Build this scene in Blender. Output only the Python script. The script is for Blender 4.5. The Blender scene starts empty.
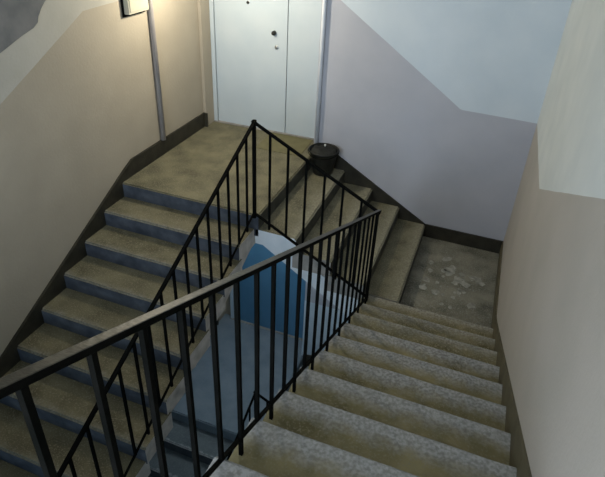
import bpy, bmesh, math, random
from mathutils import Vector, Matrix, noise
random.seed(7)
scene = bpy.context.scene
COL = scene.collection

# ------------------------------------------------------------------ camera
cam_d = bpy.data.cameras.new('camera')
cam = bpy.data.objects.new('camera', cam_d); COL.objects.link(cam); scene.camera = cam
Rv = Vector((0.93665806, 0.34707517, 0.04701597)); Uv = Vector((-0.2175305, 0.4712670, 0.8547444)); Fv = Vector((-0.2745035, 0.8108306, -0.5169154))
cam.matrix_world = Matrix(((Rv.x, Uv.x, -Fv.x, 3.12898), (Rv.y, Uv.y, -Fv.y, -5.13491), (Rv.z, Uv.z, -Fv.z, 2.48216), (0, 0, 0, 1)))
cam_d.sensor_fit = 'HORIZONTAL'; cam_d.sensor_width = 36; cam_d.lens = 536.015 * 36 / 605
cam_d.shift_x = (302.5 - 307.832) / 605; cam_d.shift_y = (211.495 - 238.5) / 605
cam_d.clip_start = 0.03

# ------------------------------------------------------------------ world, lights, exposure
w = bpy.data.worlds.new('world'); scene.world = w; w.use_nodes = True
w.node_tree.nodes['Background'].inputs[0].default_value = (0.55, 0.72, 1.0, 1)
w.node_tree.nodes['Background'].inputs[1].default_value = 0.6

def area(name, loc, target, sx, sy, power, col):
    l = bpy.data.lights.new(name, 'AREA'); l.shape = 'RECTANGLE'; l.size = sx; l.size_y = sy; l.energy = power; l.color = col
    o = bpy.data.objects.new(name, l); COL.objects.link(o); o.location = loc
    o.rotation_euler = (Vector(target) - Vector(loc)).to_track_quat('-Z', 'Y').to_euler()
    return o
# daylight through the stairwell window behind the camera
area('window_daylight', (1.9, -6.93, 2.0), (1.9, 0, 0.6), 1.9, 1.3, 88, (0.76, 0.87, 1.0))
# daylight of the storey below (its own window in the same wall)
area('lower_window_daylight', (1.5, -6.93, -1.3), (1.5, 0, -2.4), 2.2, 1.2, 16, (0.50, 0.76, 1.0))
LAMP_POWER = 36
LOWER_FILL_POWER = 15

vs = scene.view_settings
vs.view_transform = 'Standard'; vs.look = 'None'; vs.gamma = 1; vs.use_curve_mapping = False
vs.exposure = 0.68

# ------------------------------------------------------------------ materials
def mat(name, c1, c2=None, scale=6.0, rough=0.8, bump=0.0, bscale=60.0, metal=0.0, detail=6.0, speck=None, spec=0.3):
    m = bpy.data.materials.new(name); m.use_nodes = True
    nt = m.node_tree; b = nt.nodes['Principled BSDF']
    b.inputs['Roughness'].default_value = rough; b.inputs['Metallic'].default_value = metal
    b.inputs['Specular IOR Level'].default_value = spec
    geo = nt.nodes.new('ShaderNodeNewGeometry')
    n = nt.nodes.new('ShaderNodeTexNoise'); n.inputs['Scale'].default_value = scale; n.inputs['Detail'].default_value = detail
    nt.links.new(geo.outputs['Position'], n.inputs['Vector'])
    r = nt.nodes.new('ShaderNodeValToRGB'); r.color_ramp.elements[0].position = 0.32; r.color_ramp.elements[1].position = 0.68
    r.color_ramp.elements[0].color = (*c1, 1); r.color_ramp.elements[1].color = (*(c2 or c1), 1)
    nt.links.new(n.outputs['Fac'], r.inputs['Fac'])
    out = r.outputs['Color']
    if speck:
        v = nt.nodes.new('ShaderNodeTexNoise'); v.inputs['Scale'].default_value = 95; v.inputs['Detail'].default_value = 3
        nt.links.new(geo.outputs['Position'], v.inputs['Vector'])
        r2 = nt.nodes.new('ShaderNodeValToRGB'); r2.color_ramp.elements[0].position = 0.52; r2.color_ramp.elements[1].position = 0.68
        r2.color_ramp.elements[0].color = (0, 0, 0, 1); r2.color_ramp.elements[1].color = (0.75, 0.75, 0.75, 1)
        nt.links.new(v.outputs['Fac'], r2.inputs['Fac'])
        mx = nt.nodes.new('ShaderNodeMix'); mx.data_type = 'RGBA'
        nt.links.new(r2.outputs['Color'], mx.inputs['Factor']); nt.links.new(out, mx.inputs['A']); mx.inputs['B'].default_value = (*speck, 1)
        out = mx.outputs['Result']
    nt.links.new(out, b.inputs['Base Color'])
    if bump:
        bn = nt.nodes.new('ShaderNodeTexNoise'); bn.inputs['Scale'].default_value = bscale; bn.inputs['Detail'].default_value = 4
        nt.links.new(geo.outputs['Position'], bn.inputs['Vector'])
        bp = nt.nodes.new('ShaderNodeBump'); bp.inputs['Strength'].default_value = bump; bp.inputs['Distance'].default_value = 0.01
        nt.links.new(bn.outputs['Fac'], bp.inputs['Height']); nt.links.new(bp.outputs['Normal'], b.inputs['Normal'])
    return m

def worn_edge_mat(name, base1, base2, worn1, worn2, axis, lo, hi, speck):
    """terrazzo whose front part (measured from the nosing, object coordinates) is worn to bare grey"""
    m = mat(name, base1, base2, scale=5, rough=0.75, bump=0.25, bscale=70, speck=speck, detail=8)
    nt = m.node_tree; b = nt.nodes['Principled BSDF']
    src = b.inputs['Base Color'].links[0].from_socket
    tc = nt.nodes.new('ShaderNodeTexCoord'); sp = nt.nodes.new('ShaderNodeSeparateXYZ')
    nt.links.new(tc.outputs['Object'], sp.inputs[0])
    geo = nt.nodes.new('ShaderNodeNewGeometry')
    n = nt.nodes.new('ShaderNodeTexNoise'); n.inputs['Scale'].default_value = 11; n.inputs['Detail'].default_value = 7; n.inputs['Roughness'].default_value = 0.65
    nt.links.new(geo.outputs['Position'], n.inputs['Vector'])
    ab = nt.nodes.new('ShaderNodeMath'); ab.operation = 'ABSOLUTE'; nt.links.new(sp.outputs[axis], ab.inputs[0])
    ma = nt.nodes.new('ShaderNodeMath'); ma.operation = 'MULTIPLY_ADD'; ma.inputs[1].default_value = 0.14
    nt.links.new(n.outputs['Fac'], ma.inputs[0]); nt.links.new(ab.outputs[0], ma.inputs[2])
    mr = nt.nodes.new('ShaderNodeMapRange'); mr.inputs['From Min'].default_value = lo + 0.07; mr.inputs['From Max'].default_value = hi + 0.07
    mr.inputs['To Min'].default_value = 0.9; mr.inputs['To Max'].default_value = 0.0
    nt.links.new(ma.outputs[0], mr.inputs['Value'])
    n2 = nt.nodes.new('ShaderNodeTexNoise'); n2.inputs['Scale'].default_value = 62; n2.inputs['Detail'].default_value = 5
    nt.links.new(geo.outputs['Position'], n2.inputs['Vector'])
    r = nt.nodes.new('ShaderNodeValToRGB'); r.color_ramp.elements[0].position = 0.38; r.color_ramp.elements[1].position = 0.62
    r.color_ramp.elements[0].color = (*worn1, 1); r.color_ramp.elements[1].color = (*worn2, 1)
    nt.links.new(n2.outputs['Fac'], r.inputs['Fac'])
    mx = nt.nodes.new('ShaderNodeMix'); mx.data_type = 'RGBA'
    nt.links.new(mr.outputs[0], mx.inputs['Factor']); nt.links.new(src, mx.inputs['A']); nt.links.new(r.outputs['Color'], mx.inputs['B'])
    nt.links.new(mx.outputs['Result'], b.inputs['Base Color'])
    return m

M = {}
M['white'] = mat('whitewash', (0.62, 0.66, 0.66), (0.70, 0.73, 0.72), 2.5, 0.9, 0.15, 40)
M['dado_beige'] = mat('beige_wall_paint', (0.355, 0.315, 0.25), (0.40, 0.355, 0.285), 2.2, 0.75, 0.15, 45)
M['dado_right'] = mat('pale_beige_wall_paint', (0.42, 0.395, 0.355), (0.47, 0.435, 0.395), 2.2, 0.75, 0.15, 45)
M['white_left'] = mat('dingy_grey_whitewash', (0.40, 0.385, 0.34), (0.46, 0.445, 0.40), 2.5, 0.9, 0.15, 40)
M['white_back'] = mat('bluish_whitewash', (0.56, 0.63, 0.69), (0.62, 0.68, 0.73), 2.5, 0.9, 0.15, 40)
M['dado'] = mat('lilac_grey_paint', (0.42, 0.43, 0.48), (0.47, 0.475, 0.52), 2.2, 0.75, 0.15, 45)
M['dark_patch'] = mat('dark_grey_area', (0.13, 0.135, 0.14), (0.19, 0.19, 0.19), 6, 0.9, 0.2)
M['floor'] = mat('olive_terrazzo', (0.085, 0.079, 0.049), (0.185, 0.169, 0.104), 4.5, 0.75, 0.3, 70, speck=(0.27, 0.25, 0.19), detail=10)
M['floor_low'] = mat('grey_olive_worn_terrazzo', (0.10, 0.097, 0.076), (0.24, 0.232, 0.185), 5, 0.75, 0.3, 70, speck=(0.30, 0.30, 0.26), detail=10)
M['tread'] = worn_edge_mat('olive_terrazzo_tread', (0.085, 0.078, 0.047), (0.17, 0.155, 0.098), (0.15, 0.145, 0.12), (0.24, 0.23, 0.19), 'Y', 0.0, 0.06, (0.25, 0.23, 0.17))
M['tread_mid'] = worn_edge_mat('olive_terrazzo_shaded_mid_tread', (0.08, 0.075, 0.048), (0.165, 0.152, 0.098), (0.18, 0.17, 0.125), (0.28, 0.265, 0.195), 'X', 0.04, 0.16, (0.28, 0.26, 0.19))  # pale nosing against dark inner tread: wear plus painted step shadow
M['tread_worn'] = worn_edge_mat('olive_terrazzo_worn_tread', (0.12, 0.105, 0.05), (0.29, 0.25, 0.135), (0.22, 0.222, 0.22), (0.36, 0.362, 0.365), 'Y', 0.07, 0.15, (0.25, 0.225, 0.15))
M['tread_olive'] = worn_edge_mat('olive_terrazzo_far_tread', (0.12, 0.105, 0.052), (0.25, 0.22, 0.125), (0.21, 0.203, 0.175), (0.33, 0.32, 0.285), 'Y', 0.02, 0.13, (0.32, 0.29, 0.2))
M['riser'] = mat('blue_grey_riser_paint', (0.035, 0.043, 0.058), (0.085, 0.098, 0.12), 9, 0.6, 0.2, 50, detail=8)
M['step_end'] = mat('grimy_step_end', (0.22, 0.215, 0.20), (0.38, 0.35, 0.31), 9, 0.8, 0.3, 40, detail=8)
M['fascia_cream'] = mat('cream_stringer_paint', (0.46, 0.43, 0.39), (0.72, 0.67, 0.62), 10, 0.8, 0.2)
M['fascia_white'] = mat('white_stringer_paint', (0.60, 0.66, 0.70), (0.70, 0.74, 0.77), 8, 0.8, 0.2)
M['riser_mid'] = mat('dark_olive_grey_riser_paint', (0.035, 0.036, 0.030), (0.075, 0.075, 0.062), 9, 0.7, 0.2, 50, detail=8)
M['skirt'] = mat('dark_olive_skirting_paint', (0.018, 0.017, 0.012), (0.04, 0.036, 0.025), 7, 0.6, 0.2)
M['skirt_brown'] = mat('olive_brown_skirting_paint', (0.085, 0.075, 0.045), (0.13, 0.115, 0.07), 7, 0.6, 0.2)
M['rail'] = mat('black_rail_paint', (0.003, 0.0035, 0.003), (0.006, 0.006, 0.0055), 12, 0.7, 0.15, 80, spec=0.02)
M['handrail'] = mat('worn_olive_black_handrail', (0.010, 0.0095, 0.007), (0.038, 0.036, 0.026), 14, 0.42, 0.2, 60, detail=8, spec=0.35)
M['door'] = mat('white_gloss_door_paint', (0.47, 0.54, 0.59), (0.52, 0.58, 0.62), 3, 0.5, 0.05)
M['gap'] = mat('door_gap_shadow_strip', (0.10, 0.10, 0.10), None, 3, 0.9)
M['black'] = mat('black_plastic', (0.008, 0.009, 0.008), (0.016, 0.017, 0.015), 9, 0.4, 0.2, 40)
M['blackm'] = mat('dull_black_ash', (0.006, 0.007, 0.006), (0.022, 0.023, 0.02), 30, 0.7, 0.6, 60)
M['steel'] = mat('dull_steel', (0.30, 0.31, 0.31), (0.40, 0.41, 0.40), 20, 0.35, 0, metal=0.8)
M['knob'] = mat('pale_knob', (0.7, 0.7, 0.68), None, 9, 0.4)
M['blue'] = mat('blue_door_paint', (0.09, 0.235, 0.38), (0.11, 0.27, 0.43), 3, 0.5, 0.05)
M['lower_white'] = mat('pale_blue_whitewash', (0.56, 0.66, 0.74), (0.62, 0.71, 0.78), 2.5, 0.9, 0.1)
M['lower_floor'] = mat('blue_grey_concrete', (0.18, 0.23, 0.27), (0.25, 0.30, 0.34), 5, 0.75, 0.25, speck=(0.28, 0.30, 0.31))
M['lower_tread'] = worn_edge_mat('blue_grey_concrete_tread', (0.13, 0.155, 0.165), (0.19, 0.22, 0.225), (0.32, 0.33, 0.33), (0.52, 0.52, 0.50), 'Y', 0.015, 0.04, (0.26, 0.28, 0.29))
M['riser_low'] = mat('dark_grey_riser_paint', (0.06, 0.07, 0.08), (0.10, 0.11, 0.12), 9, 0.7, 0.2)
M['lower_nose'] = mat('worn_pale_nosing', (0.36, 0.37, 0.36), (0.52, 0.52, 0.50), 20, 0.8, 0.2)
M['pipe'] = mat('greyish_pipe_paint', (0.27, 0.25, 0.245), (0.33, 0.31, 0.30), 8, 0.5)
M['pipe_white'] = mat('white_pipe_paint', (0.62, 0.66, 0.72), (0.7, 0.73, 0.78), 8, 0.4)
M['box'] = mat('cream_box_paint', (0.38, 0.365, 0.29), (0.42, 0.40, 0.33), 8, 0.5)
M['mat'] = mat('olive_linoleum', (0.13, 0.12, 0.06), (0.17, 0.155, 0.08), 10, 0.7, 0.2)
M['patch'] = mat('pale_mortar_patch', (0.20, 0.20, 0.175), (0.38, 0.38, 0.34), 18, 0.9, 0.5, 60)
M['ceiling'] = mat('ceiling_whitewash', (0.66, 0.68, 0.66), (0.72, 0.73, 0.71), 2, 0.9)
M['frame'] = mat('white_window_frame', (0.65, 0.67, 0.66), (0.7, 0.71, 0.7), 4, 0.5)
g = bpy.data.materials.new('window_glass'); g.use_nodes = True
gb = g.node_tree.nodes['Principled BSDF']; gb.inputs['Transmission Weight'].default_value = 1; gb.inputs['Roughness'].default_value = 0.02
M['glass'] = g
e = bpy.data.materials.new('lamp_glass_glow'); e.use_nodes = True
eb = e.node_tree.nodes['Principled BSDF']; eb.inputs['Base Color'].default_value = (0.9, 0.85, 0.7, 1)
eb.inputs['Emission Color'].default_value = (1, 0.84, 0.55, 1); eb.inputs['Emission Strength'].default_value = 6
M['glow'] = e

# ------------------------------------------------------------------ helpers
def obj(name, bm, mats, parent=None, loc=(0, 0, 0), smooth=False):
    me = bpy.data.meshes.new(name)
    bmesh.ops.recalc_face_normals(bm, faces=bm.faces[:])
    bm.to_mesh(me); bm.free()
    if smooth:
        for p in me.polygons: p.use_smooth = True
    for m in (mats if isinstance(mats, (list, tuple)) else [mats]): me.materials.append(M[m])
    o = bpy.data.objects.new(name, me); COL.objects.link(o)
    if parent: o.parent = parent
    o.location = loc
    return o
def tag(o, label=None, cat=None, group=None, kind=None):
    if label: o['label'] = label
    if cat: o['category'] = cat
    if group: o['group'] = group
    if kind: o['kind'] = kind
    return o
def empty(name, loc, label=None, cat=None, group=None, kind=None):
    o = bpy.data.objects.new(name, None); COL.objects.link(o); o.location = loc; o.empty_display_size = 0.1
    return tag(o, label, cat, group, kind)
def box(bm, x0, x1, y0, y1, z0, z1, mi=0):
    vs_ = [bm.verts.new(p) for p in ((x0, y0, z0), (x1, y0, z0), (x1, y1, z0), (x0, y1, z0), (x0, y0, z1), (x1, y0, z1), (x1, y1, z1), (x0, y1, z1))]
    fs = [(0, 3, 2, 1), (4, 5, 6, 7), (0, 1, 5, 4), (1, 2, 6, 5), (2, 3, 7, 6), (3, 0, 4, 7)]
    out = []
    for f in fs:
        fc = bm.faces.new([vs_[i] for i in f]); fc.material_index = mi; out.append(fc)
    return out
def bevel(bm, w_, seg=2):
    bmesh.ops.bevel(bm, geom=bm.edges[:], offset=w_, segments=seg, affect='EDGES', profile=0.5)
def prism(bm, pts, axis, a, b, mi=0):
    """pts = polygon in the two remaining axes; extruded along axis from a to b"""
    def P(u, v, t):
        return (t, u, v) if axis == 0 else ((u, t, v) if axis == 1 else (u, v, t))
    A = [bm.verts.new(P(u, v, a)) for u, v in pts]; B = [bm.verts.new(P(u, v, b)) for u, v in pts]
    for f in (bm.faces.new(A), bm.faces.new(B[::-1])): f.material_index = mi
    n = len(pts)
    for i in range(n):
        f = bm.faces.new((A[i], A[(i + 1) % n], B[(i + 1) % n], B[i])); f.material_index = mi
def bar(bm, p, q, wx, wz, side=Vector((1, 0, 0))):
    """rectangular bar from p to q, wx across 'side', wz across the other"""
    p, q = Vector(p), Vector(q); d = (q - p).normalized()
    s = (side - d * side.dot(d)).normalized(); u = s.cross(d).normalized()
    A = [bm.verts.new(p + s * a * wx / 2 + u * b * wz / 2) for a, b in ((-1, -1), (1, -1), (1, 1), (-1, 1))]
    B = [bm.verts.new(q + s * a * wx / 2 + u * b * wz / 2) for a, b in ((-1, -1), (1, -1), (1, 1), (-1, 1))]
    bm.faces.new(A[::-1]); bm.faces.new(B)
    for i in range(4): bm.faces.new((A[i], A[(i + 1) % 4], B[(i + 1) % 4], B[i]))
def tube(bm, pts, r, seg=12):
    rings = []
    for i, p in enumerate(pts):
        p = Vector(p)
        d = (Vector(pts[min(i + 1, len(pts) - 1)]) - Vector(pts[max(i - 1, 0)])).normalized()
        s = d.orthogonal().normalized() if i == 0 else (s - d * s.dot(d)).normalized()
        u = d.cross(s)
        rings.append([bm.verts.new(p + (s * math.cos(2 * math.pi * k / seg) + u * math.sin(2 * math.pi * k / seg)) * r) for k in range(seg)])
    for a, b in zip(rings, rings[1:]):
        for k in range(seg): bm.faces.new((a[k], a[(k + 1) % seg], b[(k + 1) % seg], b[k]))
    bm.faces.new(rings[0][::-1]); bm.faces.new(rings[-1])
def lathe(bm, prof, seg=32, c=(0, 0, 0)):
    rings = []
    for r, z in prof:
        rings.append([bm.verts.new((c[0] + r * math.cos(2 * math.pi * k / seg), c[1] + r * math.sin(2 * math.pi * k / seg), c[2] + z)) for k in range(seg)])
    for a, b in zip(rings, rings[1:]):
        for k in range(seg): bm.faces.new((a[k], a[(k + 1) % seg], b[(k + 1) % seg], b[k]))
    bm.faces.new(rings[0][::-1]); bm.faces.new(rings[-1])
def wobble(pts, step=0.12, amp=0.004, seed=0):
    """subdivide a painted boundary and make it slightly hand drawn"""
    out = []
    for i in range(len(pts) - 1):
        a, b = Vector(pts[i] + (0,)), Vector(pts[i + 1] + (0,)); n = max(1, int((b - a).length / step))
        for k in range(n):
            p = a + (b - a) * k / n
            j = 0 if (i == 0 and k == 0) else amp * noise.noise(Vector((p.x * 4 + seed, p.y * 4, seed)))
            out.append((p.x, p.y + j))
    out.append(pts[-1]); return out

# ------------------------------------------------------------------ dimensions (metres)
D, XA, XB, W = 1.49, 1.41, 2.52, 3.577
T, R_ = 0.30, 0.15
H = 3.15                     # storey height
YN = -7.0                    # front wall, behind the camera
ZC = 2.95                    # ceiling
YD = 0.295                   # door recess
NX = [1.44, 1.80, 2.13, 2.45, 2.755]
ZL = -5 * R_                 # level of the low landing
YR = -1.41                   # first nosing of the right hand flight

# ------------------------------------------------------------------ walls
def wall_obj(name, axis, a, b, polys, mats):
    bm = bmesh.new()
    for pts, mi in polys: prism(bm, pts, axis, a, b, mi)
    o = obj(name, bm, mats); tag(o, kind='structure'); return o
ZB = -6.4
# left wall (coordinates y, z)
bl = wobble([(YD + .3, 1.585), (-1.30, 1.585), (-1.62, 1.575), (-2.556, 1.114), (-5.0, -0.10), (YN, -1.1)], seed=3)
gl = [(-1.93, 1.74), (-1.99, 1.70), (-2.035, 1.66), (-2.075, 1.61), (-2.09, 1.575), (-2.14, 1.545), (-2.25, 1.515), (-2.453, 1.445), (-3.2, 1.19), (-4.2, 0.80)]
bl_l = [(y, z - H) for y, z in bl]
wall_obj('wall_left', 0, -0.2, 0.0, [
    (bl + [(YN, -1.25), (YD + .3, -1.25)], 0),
    ([(YD + .3, ZC)] + bl[:1] + bl[1:] + [(YN, ZC)], 1) if False else
    ([(YD + .3, ZC)] + bl + [(YN, ZC)], 1),
    ([(YN, -1.25), (YD + .3, -1.25)] + bl_l, 3),
    (bl_l + [(YN, ZB), (YD + .3, ZB)], 2)], ['dado_beige', 'white_left', 'blue', 'lower_white'])
bm = bmesh.new(); prism(bm, gl + [(-5.2, 1.1), (-5.2, 2.3), (-2.6, 2.45), (-1.7, 2.0)], 0, 0.0, 0.006)  # thin dark grey sheet with a rounded corner, laid on the wall
o = obj('wall_grey_area_1', bm, 'dark_patch'); tag(o, kind='structure', label='dark grey area high on the left wall')
# back wall right of the door recess (coordinates x, z)
bb = wobble([(XA + .005, 1.73), (1.50, 1.66), (1.594, 1.595), (2.873, 0.735), (2.90, 0.728), (W + .2, 0.712)], seed=9)
wall_obj('wall_back', 1, 0.0, 0.6, [
    (bb + [(W + .2, ZL - 1.4), (XA + .005, ZL - 1.4)], 0),
    ([(XA + .005, ZC)] + bb + [(W + .2, ZC)], 1),
    ([(XA + .005, ZL - 1.4), (W + .2, ZL - 1.4), (W + .2, ZB), (XA + .005, ZB)], 2)], ['dado', 'white_back', 'lower_white'])
# recess wall behind the doors
bm = bmesh.new(); box(bm, -.2, XA + .2, YD + .06, 0.6, ZB, ZC); box(bm, 0.0, 0.035, YD - .2, YD + .1, ZB, ZC)
tag(obj('wall_recess', bm, 'dado_beige'), kind='structure')
# right wall
br = wobble([(0.2, 0.712), (-1.30, 0.765), (-1.50, 0.775), (-3.238, 1.60), (-5.0, 2.44), (-6.1, ZC)], seed=5)
wall_obj('wall_right', 0, W, W + .2, [
    ([(0.2, ZB)] + br + [(YN, ZC), (YN, ZB)], 0),
    ([(0.2, ZC)] + br, 1)], ['dado_right', 'white'])
# front wall with the two windows (behind the camera)
bm = bmesh.new()
for (z0, z1) in ((ZB, -1.95), (-0.65, 1.3), (2.7, ZC)): box(bm, -.2, W + .2, YN - .25, YN, z0, z1)
box(bm, -.2, 0.35, YN - .25, YN, -1.95, -.65); box(bm, 2.65, W + .2, YN - .25, YN, -1.95, -.65)
box(bm, -.2, 0.9, YN - .25, YN, 1.3, 2.7); box(bm, 2.9, W + .2, YN - .25, YN, 1.3, 2.7)
tag(obj('wall_front', bm, 'white'), kind='structure')
for i, (x0, x1, z0, z1) in enumerate(((0.9, 2.9, 1.3, 2.7), (0.35, 2.65, -1.95, -.65)), 1):
    wn = empty('window_%d' % i, ((x0 + x1) / 2, YN - .12, z0), kind='structure')
    bm = bmesh.new(); hw = (x1 - x0) / 2; h_ = z1 - z0
    for a in (-hw, -0.025, hw - .06): box(bm, a, a + .06, -.03, .03, 0, h_)
    box(bm, -hw, hw, -.03, .03, 0, .06); box(bm, -hw, hw, -.03, .03, h_ - .06, h_)
    obj('window_frame', bm, 'frame', wn)
    bm = bmesh.new(); box(bm, -hw, hw, -.004, .004, .03, h_ - .03); obj('glass', bm, 'glass', wn)
bm = bmesh.new(); box(bm, -.2, W + .2, YN - .25, .6, ZC, ZC + .2); tag(obj('ceiling', bm, 'ceiling'), kind='structure')
bm = bmesh.new(); box(bm, -.2, W + .2, YN - .25, .6, ZB - .2, ZB); tag(obj('floor', bm, 'lower_floor'), kind='structure')

# ------------------------------------------------------------------ landings
def landing(z, x0, x1, y0, y1, mats, th=0.22, nose=None):
    bm = bmesh.new(); fs = box(bm, x0, x1, y0, y1, z - th, z)
    for f in bm.faces:
        if f.normal.length == 0: f.normal_update()
    bm.normal_update()
    for f in bm.faces:
        if f.normal.y < -.5: f.material_index = 1
        elif f.normal.x > .5: f.material_index = 2
        elif f.normal.z < -.5: f.material_index = 3
    es = [e_ for e_ in bm.edges if all(v.co.z > z - .001 for v in e_.verts)]
    bmesh.ops.bevel(bm, geom=es, offset=.012, segments=2, affect='EDGES')
    if nose:
        bm.normal_update()
        for f in bm.faces:
            if -.95 < f.normal.y < -.2 and f.normal.z > .2: f.material_index = 4
        mats = mats + [nose]
    o = obj('floor', bm, mats); tag(o, kind='structure'); return o

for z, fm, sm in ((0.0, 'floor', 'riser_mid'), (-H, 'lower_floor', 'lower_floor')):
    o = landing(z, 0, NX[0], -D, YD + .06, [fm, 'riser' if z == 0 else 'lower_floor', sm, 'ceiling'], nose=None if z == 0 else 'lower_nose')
    o['label'] = 'speckled olive landing in front of the white double door' if z == 0 else 'blue grey landing in front of the blue door down the well'
    o = landing(z + ZL, NX[3] + .12, W, YR - .02, 0, ['floor_low' if z == 0 else fm, 'riser', sm, 'ceiling'], .25)
    o['label'] = 'low corner landing with pale worn mortar patch' if z == 0 else 'low corner landing of the storey below'
# landing behind the camera at the head of the right flight
NR = 12
ytop = YR - T * (NR - 1)
bm = bmesh.new(); box(bm, 0, W, YN, ytop - .28, ZL + R_ * NR - .22 , ZL + R_ * NR)
o = obj('floor', bm, 'floor'); tag(o, kind='structure', label='upper landing at the head of the worn flight')

# ------------------------------------------------------------------ flights
def jitter_edge(bm, amt):
    for v in bm.verts:
        v.co += Vector([amt * noise.noise(v.co * 9 + Vector((k * 7.3, 0, 0))) for k in range(3)])
def step_block(parent, size, mats, front, loc, seed):
    """one precast step; origin at the nosing. front: '-y' or '+y' or '+x' = side the riser faces"""
    bm = bmesh.new()
    sx, sy, sz = size
    if front == '-y': box(bm, 0, sx, 0, sy, -sz, 0)
    elif front == '+y': box(bm, 0, sx, -sy, 0, -sz, 0)
    else: box(bm, -sx, 0, 0, sy, -sz, 0)
    bm.normal_update()
    for f in bm.faces:
        n = f.normal
        if n.z > .5: f.material_index = 0
        elif (front == '-y' and n.y < -.5) or (front == '+y' and n.y > .5) or (front == '+x' and n.x > .5): f.material_index = 1
        else: f.material_index = 2
    # cut along the length so that the nosing can be worn unevenly
    if front in ('-y', '+y'):
        for k in range(1, 10):
            bmesh.ops.bisect_plane(bm, geom=bm.verts[:] + bm.edges[:] + bm.faces[:], plane_co=(sx * k / 10, 0, 0), plane_no=(1, 0, 0))
    else:
        for k in range(1, 10):
            bmesh.ops.bisect_plane(bm, geom=bm.verts[:] + bm.edges[:] + bm.faces[:], plane_co=(0, sy * k / 10, 0), plane_no=(0, 1, 0))
    def isnose(v):
        return v.co.z > -.001 and (abs(v.co.y) < .001 if front != '+x' else abs(v.co.x) < .001)
    for v in bm.verts:
        if isnose(v):
            d = .004 * noise.noise(Vector((v.co.x * 6, v.co.y * 6, seed * 3.1)))
            if front == '+x': v.co.x += d
            else: v.co.y += d
            v.co.z -= abs(d) * .8
    es = [e_ for e_ in bm.edges if all(v.co.z > -.012 for v in e_.verts) and (all(abs(v.co.y) < .008 for v in e_.verts) if front != '+x' else all(abs(v.co.x) < .008 for v in e_.verts))]
    bmesh.ops.bevel(bm, geom=es, offset=.014, segments=3, affect='EDGES')
    return obj('step', bm, mats, parent, loc)

def left_flight(z0, n, label, mats, slab_mat, x1=XA):
    t = empty('stair_flight', (0, -D, z0), label, 'stairs')
    for k in range(1, n + 1):
        step_block(t, (x1 - .021 - (.012 if k % 2 else 0), T + .03, R_ + .02), mats, '-y', (.021, -k * T, -k * R_), k + z0)
    L = n * T
    bm = bmesh.new()
    y1 = 1.08
    pts = [(0, -.16), (-L, -.16 - L / 2), (-L, -.18 - L / 2), (-y1 - .12, -.185 - y1 / 2 - .06), (-y1, -.28 - y1 / 2), (0, -.31)]
    prism(bm, [(a, b) for a, b in pts], 0, 0.03, x1 - .02)
    obj('stringer', bm, slab_mat, t)
    return t
left_flight(0, 16, 'left flight with blue grey risers descending along the left wall', ['tread', 'riser', 'fascia_cream'], 'fascia_cream')
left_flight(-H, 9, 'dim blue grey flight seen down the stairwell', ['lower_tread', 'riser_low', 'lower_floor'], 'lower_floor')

def mid_flight(z0, label, mats, slab_mat):
    t = empty('stair_flight', (NX[0], -D, z0), label, 'stairs')
    for k in range(1, 5):
        x0, x1 = NX[k - 1], NX[k]
        y_ = .085 if k == 4 else (0.0 if k % 2 else .01)
        step_block(t, (x1 - x0 + .03, D - .021 - y_, R_ + (.02 if k > 1 else .0)), mats if k > 1 else mats[:2] + [slab_mat], '+x', (x1 - NX[0], y_, -k * R_), k + z0 + 40)
    bm = bmesh.new()
    x_end = XB + .02 - NX[0]
    pts = [(0, -.16), (NX[3] - NX[0] + .12, -.16 - .47 * (NX[3] - NX[0] + .12)), (NX[3] - NX[0] + .12, -.98), (XA + .02 - NX[0], -.29)]
    pts = [(-.06, -.16), (NX[3] - NX[0] + .12, -.17 - 4 * R_ + .04), (NX[3] - NX[0] + .12, -1.02), (-.06, -.25)]
    prism(bm, pts, 1, .015, D - .03)
    obj('stringer', bm, slab_mat, t)
    return t
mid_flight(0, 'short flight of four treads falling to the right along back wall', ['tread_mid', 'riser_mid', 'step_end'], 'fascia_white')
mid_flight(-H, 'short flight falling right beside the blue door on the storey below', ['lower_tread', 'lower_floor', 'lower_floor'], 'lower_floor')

def right_flight(z0, n, label, mats):
    t = empty('stair_flight', (2.49, YR, z0 + ZL), label, 'stairs')
    for k in range(n):
        step_block(t, (W - .012 - 2.49 + (.06 if k == 0 else 0), T + .03, R_ + .02), (['tread_olive'] + mats[1:]) if (k < 3 and z0 == 0) else mats, '+y', (-.06 if k == 0 else 0, -k * T, (k + 1) * R_), k + z0 + 80)
    L = n * T; bm = bmesh.new()
    prism(bm, [(-.04, -.03), (-L, -.03 + L / 2), (-L, -.17 + L / 2), (-.04, -.25)], 0, .03, W - 2.50)
    obj('stringer', bm, 'fascia_cream', t)
    return t
right_flight(0, NR, 'right flight of grey worn nosings climbing towards the viewer', ['tread_worn', 'riser', 'step_end'])
right_flight(-H, 8, 'flight of the storey below hidden under the worn right flight', ['lower_tread', 'lower_floor', 'lower_floor'])

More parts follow.
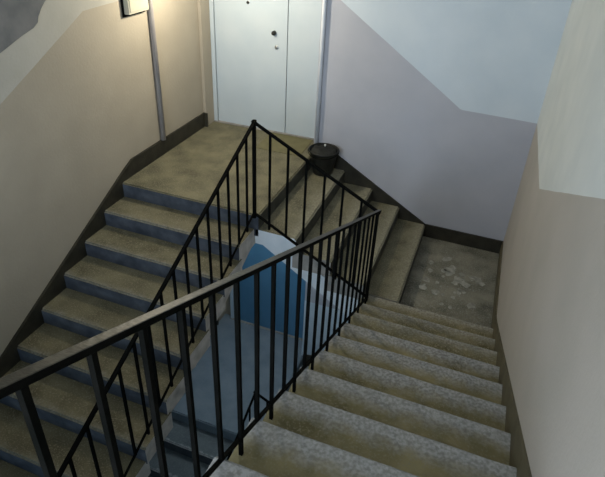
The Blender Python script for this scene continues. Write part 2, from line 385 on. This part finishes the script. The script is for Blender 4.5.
# ------------------------------------------------------------------ baseboards
def base(name, axis, a, b, pts, m='skirt', loc=(0, 0, 0)):
    bm = bmesh.new(); prism(bm, pts, axis, a, b)
    o = obj(name, bm, m, None, loc); tag(o, kind='structure'); return o
for dz, m1, m2 in ((0, 'skirt', 'skirt_brown'), (-H, 'skirt', 'skirt')):
    L = 5.3
    base('baseboard_left', 0, 0.0, 0.022, [(YD - .2, 0.0), (YD - .2, .165), (-1.30, .165), (-1.42, .115), (-1.42 - L, .115 - .5 * L), (-1.42 - L, -.20 - .5 * L), (-1.49, -.16), (-1.49, 0.0)], m1, (0, 0, dz))
    base('baseboard_left', 1, YD - .225, YD - .20, [(0.0, 0.0), (0.055, 0.0), (0.055, .165), (0, .165)], m1, (0, 0, dz))
    base('baseboard_back', 1, -0.022, 0.0, [(XA + .03, .03), (1.60, .07), (2.75, -.60), (W, -.60), (W, ZL - .03), (2.5, ZL - .03), (XA + .04, -.34)], m1, (0, 0, dz))
    Lr = 3.3
    base('baseboard_right', 0, W - .011, W, [(0, ZL), (0, -.60), (-1.28, -.565), (-1.42, -.515), (-1.42 - Lr, -.515 + .512 * Lr), (-1.42 - Lr, -.80 + .5 * Lr), (-1.42, ZL)], m2, (0, 0, dz))

# ------------------------------------------------------------------ doors
def door(n, z, leaf_m, side_m, x0, xs, x1, hardware=True):
    d = empty('door_%d' % n, ((x0 + x1) / 2, YD, z), kind='structure')
    cx = (x0 + x1) / 2; hgt = 2.08
    bm = bmesh.new()
    box(bm, x0 - .0, x0 + .045, -.02, .05, 0, hgt + .05); box(bm, x1 - .03, x1 + .03, -.02, .05, 0, hgt + .05); box(bm, x0 + .045, x1 - .03, -.02, .05, hgt, hgt + .05)
    bevel(bm, .004)
    for v in bm.verts: v.co.x -= cx
    obj('door_frame', bm, side_m, d)
    bm = bmesh.new(); box(bm, x0 + .052 - cx, xs - .004 - cx, .0, .045, .006, hgt - .004); bevel(bm, .004); lf = obj('door_leaf', bm, leaf_m, d)
    bm = bmesh.new(); box(bm, xs + .004 - cx, x1 - .034 - cx, .0, .045, .006, hgt - .004); bevel(bm, .004); obj('side_panel', bm, side_m, d)
    bm = bmesh.new(); box(bm, x0 + .045 - cx, x1 - .03 - cx, .046, .055, 0, hgt); obj('backing', bm, 'gap', d)
    bm = bmesh.new(); box(bm, x0 - cx, x1 - cx, -.03, .05, 0.0, .012); obj('threshold', bm, 'step_end', d)
    if hardware:
        def hw(nm, x, zz, r, dep, m):
            b_ = bmesh.new(); lathe(b_, [(r, 0), (r, dep * .6), (r * .7, dep)], 16)
            o = obj(nm, b_, m, lf, (x - cx, 0, zz), True); o.rotation_euler = (math.pi / 2, 0, 0); return o
        hw('door_handle', .805, 1.135, .024, .05, 'black')
        hw('key_plate', .832, .985, .022, .012, 'steel')
        hw('peephole', .494, 1.41, .016, .012, 'black')
    return d
o = door(1, 0, 'door', 'door', 0.035, .955, 1.41); o['label'] = 'white painted door leaf with narrower fixed side panel'
o = door(2, -H, 'blue', 'lower_white', 0.16, 1.36, 1.41, False); o['label'] = 'blue painted door seen down the stairwell'

# ------------------------------------------------------------------ railings
RZ = lambda y: 0.369 + 0.4455 * (-1.49 - y)          # handrail of the right flight
RB = lambda y: -0.555 + 0.502 * (-1.49 - y)         # its bottom strip
LZ = lambda y: 0.845 - 0.470 * (-1.49 - y)
LB = lambda y: 0.035 - 0.478 * (-1.49 - y)
XR, XL, YM = 2.545, 1.375, -1.505
def railing(dz, label, right=True, ybot=-6.0):
    t = empty('stair_railing', (XL, YM, dz), label, 'railing')
    off = Vector((XL, YM, 0))
    def part(nm, fn, m):
        b_ = bmesh.new(); fn(b_)
        for v in b_.verts: v.co -= off
        return obj(nm, b_, m, t)
    CL, CR = Vector((XL + .035, YM, .873)), Vector((XR - .06, YM, .315))
    def hr(p, q, side):
        def fn(b_):
            bar(b_, p, q, .027 if dz == 0 else .024, .019, side); bevel(b_, .003); bmesh.ops.recalc_face_normals(b_, faces=b_.faces[:]); b_.normal_update()
            for f in b_.faces: f.material_index = 0 if f.normal.z > .55 or f.normal.y > .9 else 1
        return fn
    part('handrail', hr((XL, ybot, LZ(ybot)), CL + Vector((0, .02, .008)), Vector((1, 0, 0))), ['rail', 'rail'])
    part('handrail', hr(CL - Vector((.02, 0, -.008)), CR + Vector((.02, 0, -.012)), Vector((0, 1, 0))), ['rail', 'rail'])
    if right:
        ye = -5.9
        RL = lambda y: CR.z + (RZ(ye) - CR.z) * (CR.y + .02 - y) / (CR.y + .02 - ye) - .009
        part('handrail', hr(CR + Vector((.01, .02, .0)), (XR, ye, RZ(ye)), Vector((1, 0, 0))), ['handrail', 'rail'])
    st = lambda p, q, side: (lambda b_: bar(b_, p, q, .03, .008, side))
    BL, BR = Vector((XL + .03, YM, .03)), Vector((CR.x + .005, YM, -.56))
    part('bottom_rail', lambda b_: bar(b_, (XL, ybot, LB(ybot)), BL, .016, .010), 'rail')
    part('bottom_rail', st(BL, BR, Vector((0, 1, 0))), ['rail', 'rail'])
    if right: part('bottom_rail', lambda b_: bar(b_, BR, (XR, -5.9, RB(-5.9)), .016, .010), 'rail')
    bal = lambda x, y, z0, z1, w_=.016: (lambda b_: bar(b_, (x, y, z0), (x, y, z1), w_, w_))
    part('corner_post', bal(CL.x, YM, -.02, .86, .026), 'rail')
    part('corner_post', bal(CR.x, YM, -.61, .315, .024), 'rail')
    k = 0; y = -1.647
    while y > ybot + .05:
        u_ = (YM - y) / (YM - ybot); xl_ = CL.x + (XL - CL.x) * u_; zl_ = CL.z + (LZ(ybot) - CL.z) * u_
        part('baluster', bal(xl_, y, LB(y) - (.0 if k % 2 else .045), zl_), 'rail'); y -= .1568; k += 1
    for i in range(6):
        x = 1.551 + i * .159; f = (x - CL.x) / (CR.x - CL.x)
        part('baluster', bal(x, YM, BL.z + (BR.z - BL.z) * f - (.06 if i % 2 == 0 else 0), CL.z + (CR.z - CL.z) * f, .017), 'rail')
    if right:
        y = -4.733; k = 0
        while y > -5.85: y -= .15
        while y < -1.56:
            xb_ = CR.x + .01 + (XR - CR.x - .01) * (CR.y + .02 - y) / (CR.y + .02 - ye)
            part('baluster', bal(xb_, y, RB(y) - (.10 if k % 2 else 0), RL(y), .0145), 'rail'); y += .1497; k += 1
    return t
railing(0, 'black welded stair railing running round all three sides of the open well')
railing(-H, 'black railing corner glimpsed on the storey below through the well', False, -4.0)

# ------------------------------------------------------------------ pipes, box, lamp
def pipe(x, y, z0, z1, r, m, label, brackets=()):
    t = empty('wall_pipe', (x, y, z0), label, 'pipe')
    bm = bmesh.new(); tube(bm, [(0, 0, 0), (0, 0, z1 - z0)], r, 16); obj('tube', bm, m, t, smooth=True)
    for zb in brackets:
        bm = bmesh.new(); tube(bm, [(0, 0, zb - .012), (0, 0, zb + .012)], r * 1.25, 16); obj('bracket', bm, m, t)
    return t
pipe(.026, -.775, .165, ZC, .025, 'pipe', 'grey vertical pipe on the left wall ending at the skirting', (2.1,))
pipe(1.452, -.024, .09, ZC, .021, 'pipe_white', 'thin white vertical pipe right of the white door above the bin', (1.9,))

t = empty('electrical_box', (0, -.99, 1.47), 'cream electrical box with painted shadow edge high on left wall', 'electrical box')
bm = bmesh.new(); box(bm, 0, .06, -.145, .145, 0, .40); bevel(bm, .004); obj('casing', bm, 'box', t)
bm = bmesh.new(); box(bm, 0.0, .012, -.165, .155, -.022, .42); obj('shadow_plate', bm, 'rail', t)  # black sheet stands in for the box's shadow lines at its edges
bm = bmesh.new(); box(bm, .06, .066, -.13, .13, .02, .38); bevel(bm, .002); obj('cover', bm, 'box', t)

LP = (0.60, -.72, 1.90)
t = empty('pendant_lamp', (LP[0], LP[1], LP[2]), 'bare glowing bulb hanging on a black cord from the ceiling before the white door', 'lamp')
bm = bmesh.new(); tube(bm, [(0, 0, .20), (.004, 0, .6), (0, 0, ZC - LP[2])], .004, 8); obj('cord', bm, 'black', t, smooth=True)
bm = bmesh.new(); lathe(bm, [(.012, .05), (.021, .055), (.021, .12), (.014, .16), (.005, .20)], 20); obj('socket', bm, 'black', t, smooth=True)
bm = bmesh.new(); lathe(bm, [(.004, -.058), (.018, -.054), (.03, -.035), (.034, -.012), (.030, .012), (.02, .036), (.014, .055)], 24); o = obj('bulb', bm, 'glow', t, smooth=True)
def point(name, loc, power, col, r):
    l = bpy.data.lights.new(name, 'POINT'); l.energy = power; l.color = col; l.shadow_soft_size = r
    o = bpy.data.objects.new(name, l); COL.objects.link(o); o.location = loc
point('lamp_light', (LP[0], LP[1], LP[2] - .10), LAMP_POWER, (1.0, .90, .70), .035)
LQ = (1.0, -.6, -.28)
t = empty('unseen_fill_lamp', (LQ[0], LQ[1], -.225), 'added unseen round lamp under the upper landing above the blue door', 'lamp')  # unseen lamp added to brighten the storey below
bm = bmesh.new(); lathe(bm, [(.015, -.13), (.06, -.11), (.085, -.07), (.09, -.02), (.09, .0)], 28); obj('lamp_shade', bm, 'frame', t, smooth=True)
point('lower_fill_light', (LQ[0], LQ[1], -.46), LOWER_FILL_POWER, (.80, .92, 1.0), .08)

# ------------------------------------------------------------------ bin, mat, mortar patch
t = empty('waste_bin', (1.59, -.172, -.15), 'black round bin with lidded top standing by the back wall beneath the white pipe', 'bin')
bm = bmesh.new(); lathe(bm, [(.095, 0), (.104, .006), (.140, .20), (.150, .25), (.163, .255), (.166, .272), (.158, .278), (.150, .27), (.138, .21), (.10, .20)], 36); obj('bucket', bm, 'black', t, smooth=True)
bm = bmesh.new(); lathe(bm, [(.139, .225), (.140, .25), (.112, .275), (.06, .285), (.02, .288)], 36)
for v in bm.verts: v.co += Vector((0, 0, .016 * noise.noise(v.co * 22)))
obj('lid', bm, 'blackm', t, smooth=True)
bm = bmesh.new(); lathe(bm, [(.006, .275), (.006, .295), (.012, .302), (.010, .313), (.003, .317)], 14, (-.005, .05, -.004)); obj('knob', bm, 'knob', t, smooth=True)
bm = bmesh.new(); tube(bm, [(.167 * math.cos(a), .167 * math.sin(a), .265 - .035 * math.sin(a - math.pi)) for a in [math.pi + math.pi * k / 16 for k in range(17)]], .004, 8)
obj('bail_handle', bm, 'rail', t, smooth=True)

bm = bmesh.new(); prism(bm, [(.81, -.215), (1.33, -.205), (1.315, YD - .035), (.80, YD - .035)], 2, 0.0, .006)
tag(obj('doormat', bm, 'mat'), 'flat olive doormat before the white side panel', 'doormat')

bm = bmesh.new()
rnd = random.Random(4)
for k in range(46):
    cx, cy = 3.18 + rnd.gauss(0, .13), -.72 + rnd.gauss(0, .19)
    r = rnd.uniform(.008, .045)
    n = 9; vsx = [(cx + r * rnd.uniform(.6, 1.2) * math.cos(2 * math.pi * i / n), cy + 1.2 * r * rnd.uniform(.6, 1.2) * math.sin(2 * math.pi * i / n)) for i in range(n)]
    prism(bm, vsx, 2, ZL - .004, ZL + .0015 + .0004 * (k % 5))
tag(obj('mortar_crumbs', bm, 'patch'), 'pale mortar smears stuck on the low landing floor', 'mortar', kind='stuff')
